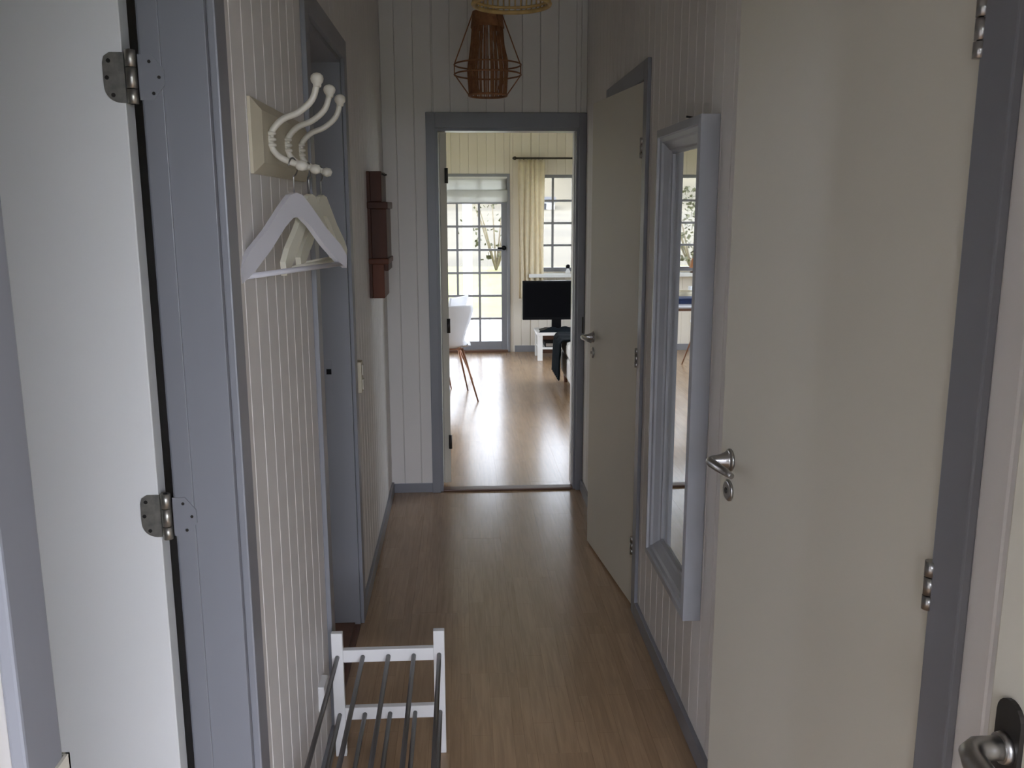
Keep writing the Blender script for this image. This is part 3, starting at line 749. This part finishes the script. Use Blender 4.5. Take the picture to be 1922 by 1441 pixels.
MB().grid(lambda u, v: (.80+.46*u, 9.215+.05*v, .3005+.052*math.sin(math.pi*u)**.6*math.sin(math.pi*v)**.7*(1+.25*math.sin(u*19+v*5))), 30, 8, .0).build('cloth', THROW, bm_)
orn = thing('ornament', (1.165, YF-.06, .87), 'small dark round ornament on the window sill', 'ornament')
MB().lathe([(.022, 0), (.026, .02), (.014, .045), (.012, .055)], (1.165, YF-.06, .8701), n=14).build('stand', WWOOD, orn)
MB().sphere((1.165, YF-.06, .945), .024).build('ball', BLACK, orn)

# ------------------------------------------------------------------ sofa and throw
so_ = thing('sofa', (1.32, 7.75, 0), 'white fabric sofa with a dark throw over its end', 'sofa')
MB().box(.905, 1.72, 7.02, 8.12, .10, .30, .03).build('base', FABW, so_)
MB().box(.96, 1.72, 6.84, 7.02, .10, .55, .045).build('arm', FABW, so_)
MB().box(1.50, 1.74, 7.03, 8.12, .28, .78, .05).build('back', FABW, so_)
for y in (7.03, 7.58): MB().box(.90, 1.50, y, y+.54, .30, .44, .04).build('seat_cushion', FABW, so_)
for x in (.95, 1.66):
    for y in (6.92, 8.06): MB().tube([(x+.05*(y < 7), y, 0), (x+.05*(y < 7), y, .11)], [.016, .026], 10).build('foot', SILL, so_)
th = thing('throw_blanket', (.90, 7.95, .1), 'dark wool throw draped over the end of the sofa seat', 'blanket')
def thr(u, v):
    y = 7.62+.51*v; s_ = u*.62
    wv = .012*math.sin(v*19+u*2)
    if s_ < .22: return (1.10-s_, y, .452+.004*math.sin(v*14))
    t = s_-.22
    if t < .06: a = t/.06*math.pi/2; return (.88-.022*math.sin(a)-wv*a*.3, y, .432+.020*math.cos(a))
    return (.858-.05*(t-.06)-abs(wv)*1.4, y+.03*(v-.5)*t*4, .432-(t-.06)*.97)
MB().grid(thr, 40, 30, .008).build('blanket_cloth', THROW, th)

# ------------------------------------------------------------------ dining table, chairs
tb = thing('dining_table', (-.95, 8.05, 0), 'white topped dining table with brown wooden edge and legs', 'table')
tx0, tx1, ty0, ty1 = -1.70, -.46, 7.55, 8.45
MB().box(tx0, tx1, ty0, ty1, .728, .742, .003).build('table_top', TABW, tb)
MB().box(tx0+.004, tx1-.004, ty0+.004, ty1-.004, .704, .728, .003).build('top_edge', SILL, tb)
for x in (tx0+.06, tx1-.06):
    for y in (ty0+.06, ty1-.06): MB().tube([(x, y, 0), (x, y, .704)], [.016, .026], 10).build('leg', SILL, tb)
def make_chair(loc, rot, label):
    t = thing('dining_chair', (0, 0, 0), label, 'chair', 'white shell dining chairs')
    # profile (y forward, z, half width), from seat front to back top
    prof = [(.22, .415, .17), (.20, .437, .19), (.10, .445, .215), (-.02, .438, .215), (-.12, .437, .20), (-.17, .455, .155), (-.195, .50, .135), (-.215, .58, .150), (-.235, .68, .185), (-.25, .76, .205), (-.257, .80, .200)]
    def sh(u, v):
        k = v*(len(prof)-1); i = min(int(k), len(prof)-2); f_ = k-i
        y, z, hw = [prof[i][j]*(1-f_)+prof[i+1][j]*f_ for j in range(3)]
        s = (u-.5)*2
        return (s*hw, y+(.035*s*s if i > 4 else 0), z+(.018*s*s if i <= 4 else 0))
    MB().grid(sh, 14, 30, .009).build('shell', SHELL, t)
    b = MB().tube([(-.13, .12, .425), (.13, .12, .425), (.13, -.10, .425), (-.13, -.10, .425)], .008, 8, closed=True); b.build('seat_frame', COPPER, t)
    for x, y in ((-1, 1), (1, 1), (-1, -1), (1, -1)):
        MB().tube([(x*.13, .01+y*.11, .428), (x*.235, .0+y*.235, 0)], [.0105, .006], 10).build('leg', COPPER, t)
    t.location = loc; t.rotation_euler.z = rot
    return t
ch = make_chair((-.145, 7.45, 0), math.radians(10), 'white shell chair with copper legs standing alone at the corner of the table')
clone(ch, (-.075, .68, 0), math.radians(66), 'white shell chair with copper legs at the short end of the table')
clone(ch, (-.72, -.16, 0), math.radians(4), 'white shell chair with copper legs at the table side facing the garden')
clone(ch, (-1.02, 1.24, 0), math.radians(178), 'white shell chair with copper legs on the window side of the table')
# things on the table and the sill, seen in the mirror
nc = thing('folded_napkin_cloth', (-.60, 7.85, .742), 'folded navy cloth on the dining table', 'cloth')
for k in range(3): MB().box(-.78+.01*k, -.46-.012*k, 7.76+.006*k, 8.0-.004*k, .7425+.016*k, .7575+.016*k, .006).build('fold', BLUEC, nc)
bo = thing('bowl', (-.74, 8.2, .742), 'cream bowl on the dining table', 'bowl')
MB().lathe([(.04, 0), (.045, .006), (.085, .04), (.105, .075), (.100, .075), (.078, .04), (.035, .012), (.001, .010)], (-.74, 8.2, .7425), n=28, cap=False).build('bowl_body', PLATE, bo)
tl = thing('table_lamp', (-1.24, YF-.06, .87), 'terracotta shaded table lamp on the window sill', 'lamp')
MB().lathe([(.045, 0), (.045, .012), (.012, .02), (.012, .06)], (-1.24, YF-.06, .8701), n=16).build('base', BROWN, tl)
MB().lathe([(.055, 0), (.03, .10), (.028, .10), (.053, 0)], (-1.24, YF-.06, .925), n=20, cap=False).build('lamp_shade', ORANGE, tl)

# ------------------------------------------------------------------ outside: entry step, terrace, lawn, hill, pergola
def slab(name, x0, x1, y0, y1, z0, z1, mtl, label): return tag(MB().box(x0, x1, y0, y1, z0, z1).build(name, mtl), label, kind='structure')
slab('terrace', -9, 9, YF+.14, 13.2, -.3, -.05, DECK, 'pale paved terrace outside the garden door')
slab('entry_path', -8, 8, -6, YFR-.14, -.3, -.06, PATH, 'grey paved path outside the front door')
b = MB(); b.box(-2.4, 3.4, -1.8, YFR-.14, 2.35, 2.45); b.box(3.28, 3.4, -1.8, YFR-.14, 2.10, 2.35); b.box(-.35, 3.28, -1.8, -1.7, 2.10, 2.35)  # unseen roof and beams, added to cut sky light at the entry
tag(b.build('ceiling_added_porch', PLAST), 'added white porch roof cutting sky light at the front door', kind='structure')
b = MB(); b.box(-2.4, -2.3, -1.8, YFR-.14, -.06, 2.35); b.box(-2.3, -.35, -1.8, -1.7, -.06, 2.35)  # unseen walls, added to block entry light from left and behind
tag(b.build('wall_added_porch', DIMP), 'added painted walls blocking light on two sides of the porch', kind='structure')
slab('lawn', -40, 40, 13.2, 26, -.4, -.10, LAWN, 'green lawn beyond the terrace')
slab('side_lawn', -80, -3.12, -6, 13.2, -.5, -.32, LAWN, 'grass along the left side of the house')
slab('garden_lawn', 2.8, 80, -6, 13.2, -.5, -.32, LAWN, 'grass along the right side of the house')
slab('entry_lawn', -80, 80, -80, -6, -.4, -.10, LAWN, 'grass beyond the entry path')
hg = thing('added_hedge', (2, -9, -.1), 'added leafy screen across the front garden blocking low sky', 'added_hedge')  # added behind the camera to keep low sky off upper hall surfaces
b = MB(); rg = random.Random(21); pts_ = {}
def added_hedge(u, v):
    a = v*math.pi; r_ = 1+.06*rg.uniform(-1, 1)
    return (-25+50*u, -9-.45*math.cos(a)*r_, -.1+2.0*min(1, 1.25*math.sin(a))*r_)
b.grid(added_hedge, 160, 14).build('added_hedge_body', LEAFD, hg)
def hl(u, v):
    x = -90+180*u; y = 26+124*v; t_ = y-26
    return (x, y, -.1+.022*min(t_, 66)+max(0, t_-66)*.45*(1+.12*math.sin(x*.07+1)+.08*math.sin(x*.19)))
tag(MB().grid(hl, 40, 24).build('hillside', HILL), 'pale dry grass hillside behind the garden', kind='structure')
tag(MB().box(LX0-.6, LX1+.6, YF+.14, YF+.80, 2.42, 2.52).build('added_roof_eave', PLAST), 'added white boarded eave dimming the room behind the garden door', kind='structure')  # overhang out of view, added to reduce light into the living room
pg = thing('pergola', (-1, 11.6, -.05), 'white garden pergola with slatted roof over the terrace', 'pergola')
for x in (-4.2, -1.9, .085, 3.2): MB().box(x-.06, x+.06, 11.55, 11.67, -.05, 2.30, .004).build('post', WWOOD, pg)
MB().box(-4.5, 3.5, 11.56, 11.66, 2.30, 2.44, .004).build('beam', WWOOD, pg)
MB().box(-4.5, 3.5, YF+.145, YF+.20, 2.26, 2.40, .004).build('beam', WWOOD, pg)
for i in range(11):
    x = -4.2+i*.74; MB().box(x-.025, x+.025, YF+.82, 11.95, 2.44, 2.54, .003).build('rafter', WWOOD, pg)
rg = random.Random(11)
def shrub(x, y, z, r, h, label, nl=500):
    e = thing('garden_shrub', (x, y, z), label, 'shrub', 'shrubs along the lawn')
    b = MB()
    for i in range(9):
        a = rg.uniform(0, 6.28); q = r*rg.uniform(.3, .9)
        b.tube([(x, y, z), (x+q*.5*math.cos(a), y+q*.5*math.sin(a), z+h*.5), (x+q*math.cos(a), y+q*math.sin(a), z+h*.9)], [.03, .02, .008], 6)
    b.build('branches', BARK, e)
    b = MB()
    for i in range(nl):
        a = rg.uniform(0, 6.28); t_ = rg.random()**.5; ph = rg.uniform(.12, 1)
        p = Vector((x+r*t_*math.cos(a)*math.sin(ph*2.6+.3), y+r*t_*math.sin(a)*math.sin(ph*2.6+.3), z+h*ph)); s_ = rg.uniform(.035, .085)
        d1_, d2_ = [Vector((rg.uniform(-1, 1), rg.uniform(-1, 1), rg.uniform(-1, 1))).normalized()*s_ for _ in (0, 1)]
        b.bm.faces.new([b.bm.verts.new(p+q) for q in (d1_, d2_, -d1_, -d2_)])
    b.build('foliage', LEAF, e)['kind'] = 'stuff'
shrub(.95, 24.5, -.1, 1.1, 2.3, 'bare-branched shrub with few leaves at the lawn edge', 160)
shrub(-1.9, 25.0, -.1, 1.3, 2.6, 'loose olive shrub at the lawn edge left of the bare one')
shrub(4.6, 22.5, -.1, 1.0, 1.3, 'low green shrub on the lawn before the window')
shrub(-4.9, 24.0, -.1, 1.4, 2.2, 'wide green shrub on the lawn beyond the dining window')
hs = thing('field_shed', (8.1, 90, 1.1), 'small white shed with dark roof far up the field', 'shed')
MB().box(7.0, 9.2, 88.8, 91, 1.1, 2.10).build('wall', HOUSEW, hs)
MB().prism([(88.5, 2.06), (91.3, 2.06), (89.9, 2.60)], 6.8, 9.4, 'x').build('roof', HOUSER, hs)
MB().box(7.9, 8.4, 88.75, 88.81, 1.15, 1.95).build('door', HOUSER, hs)
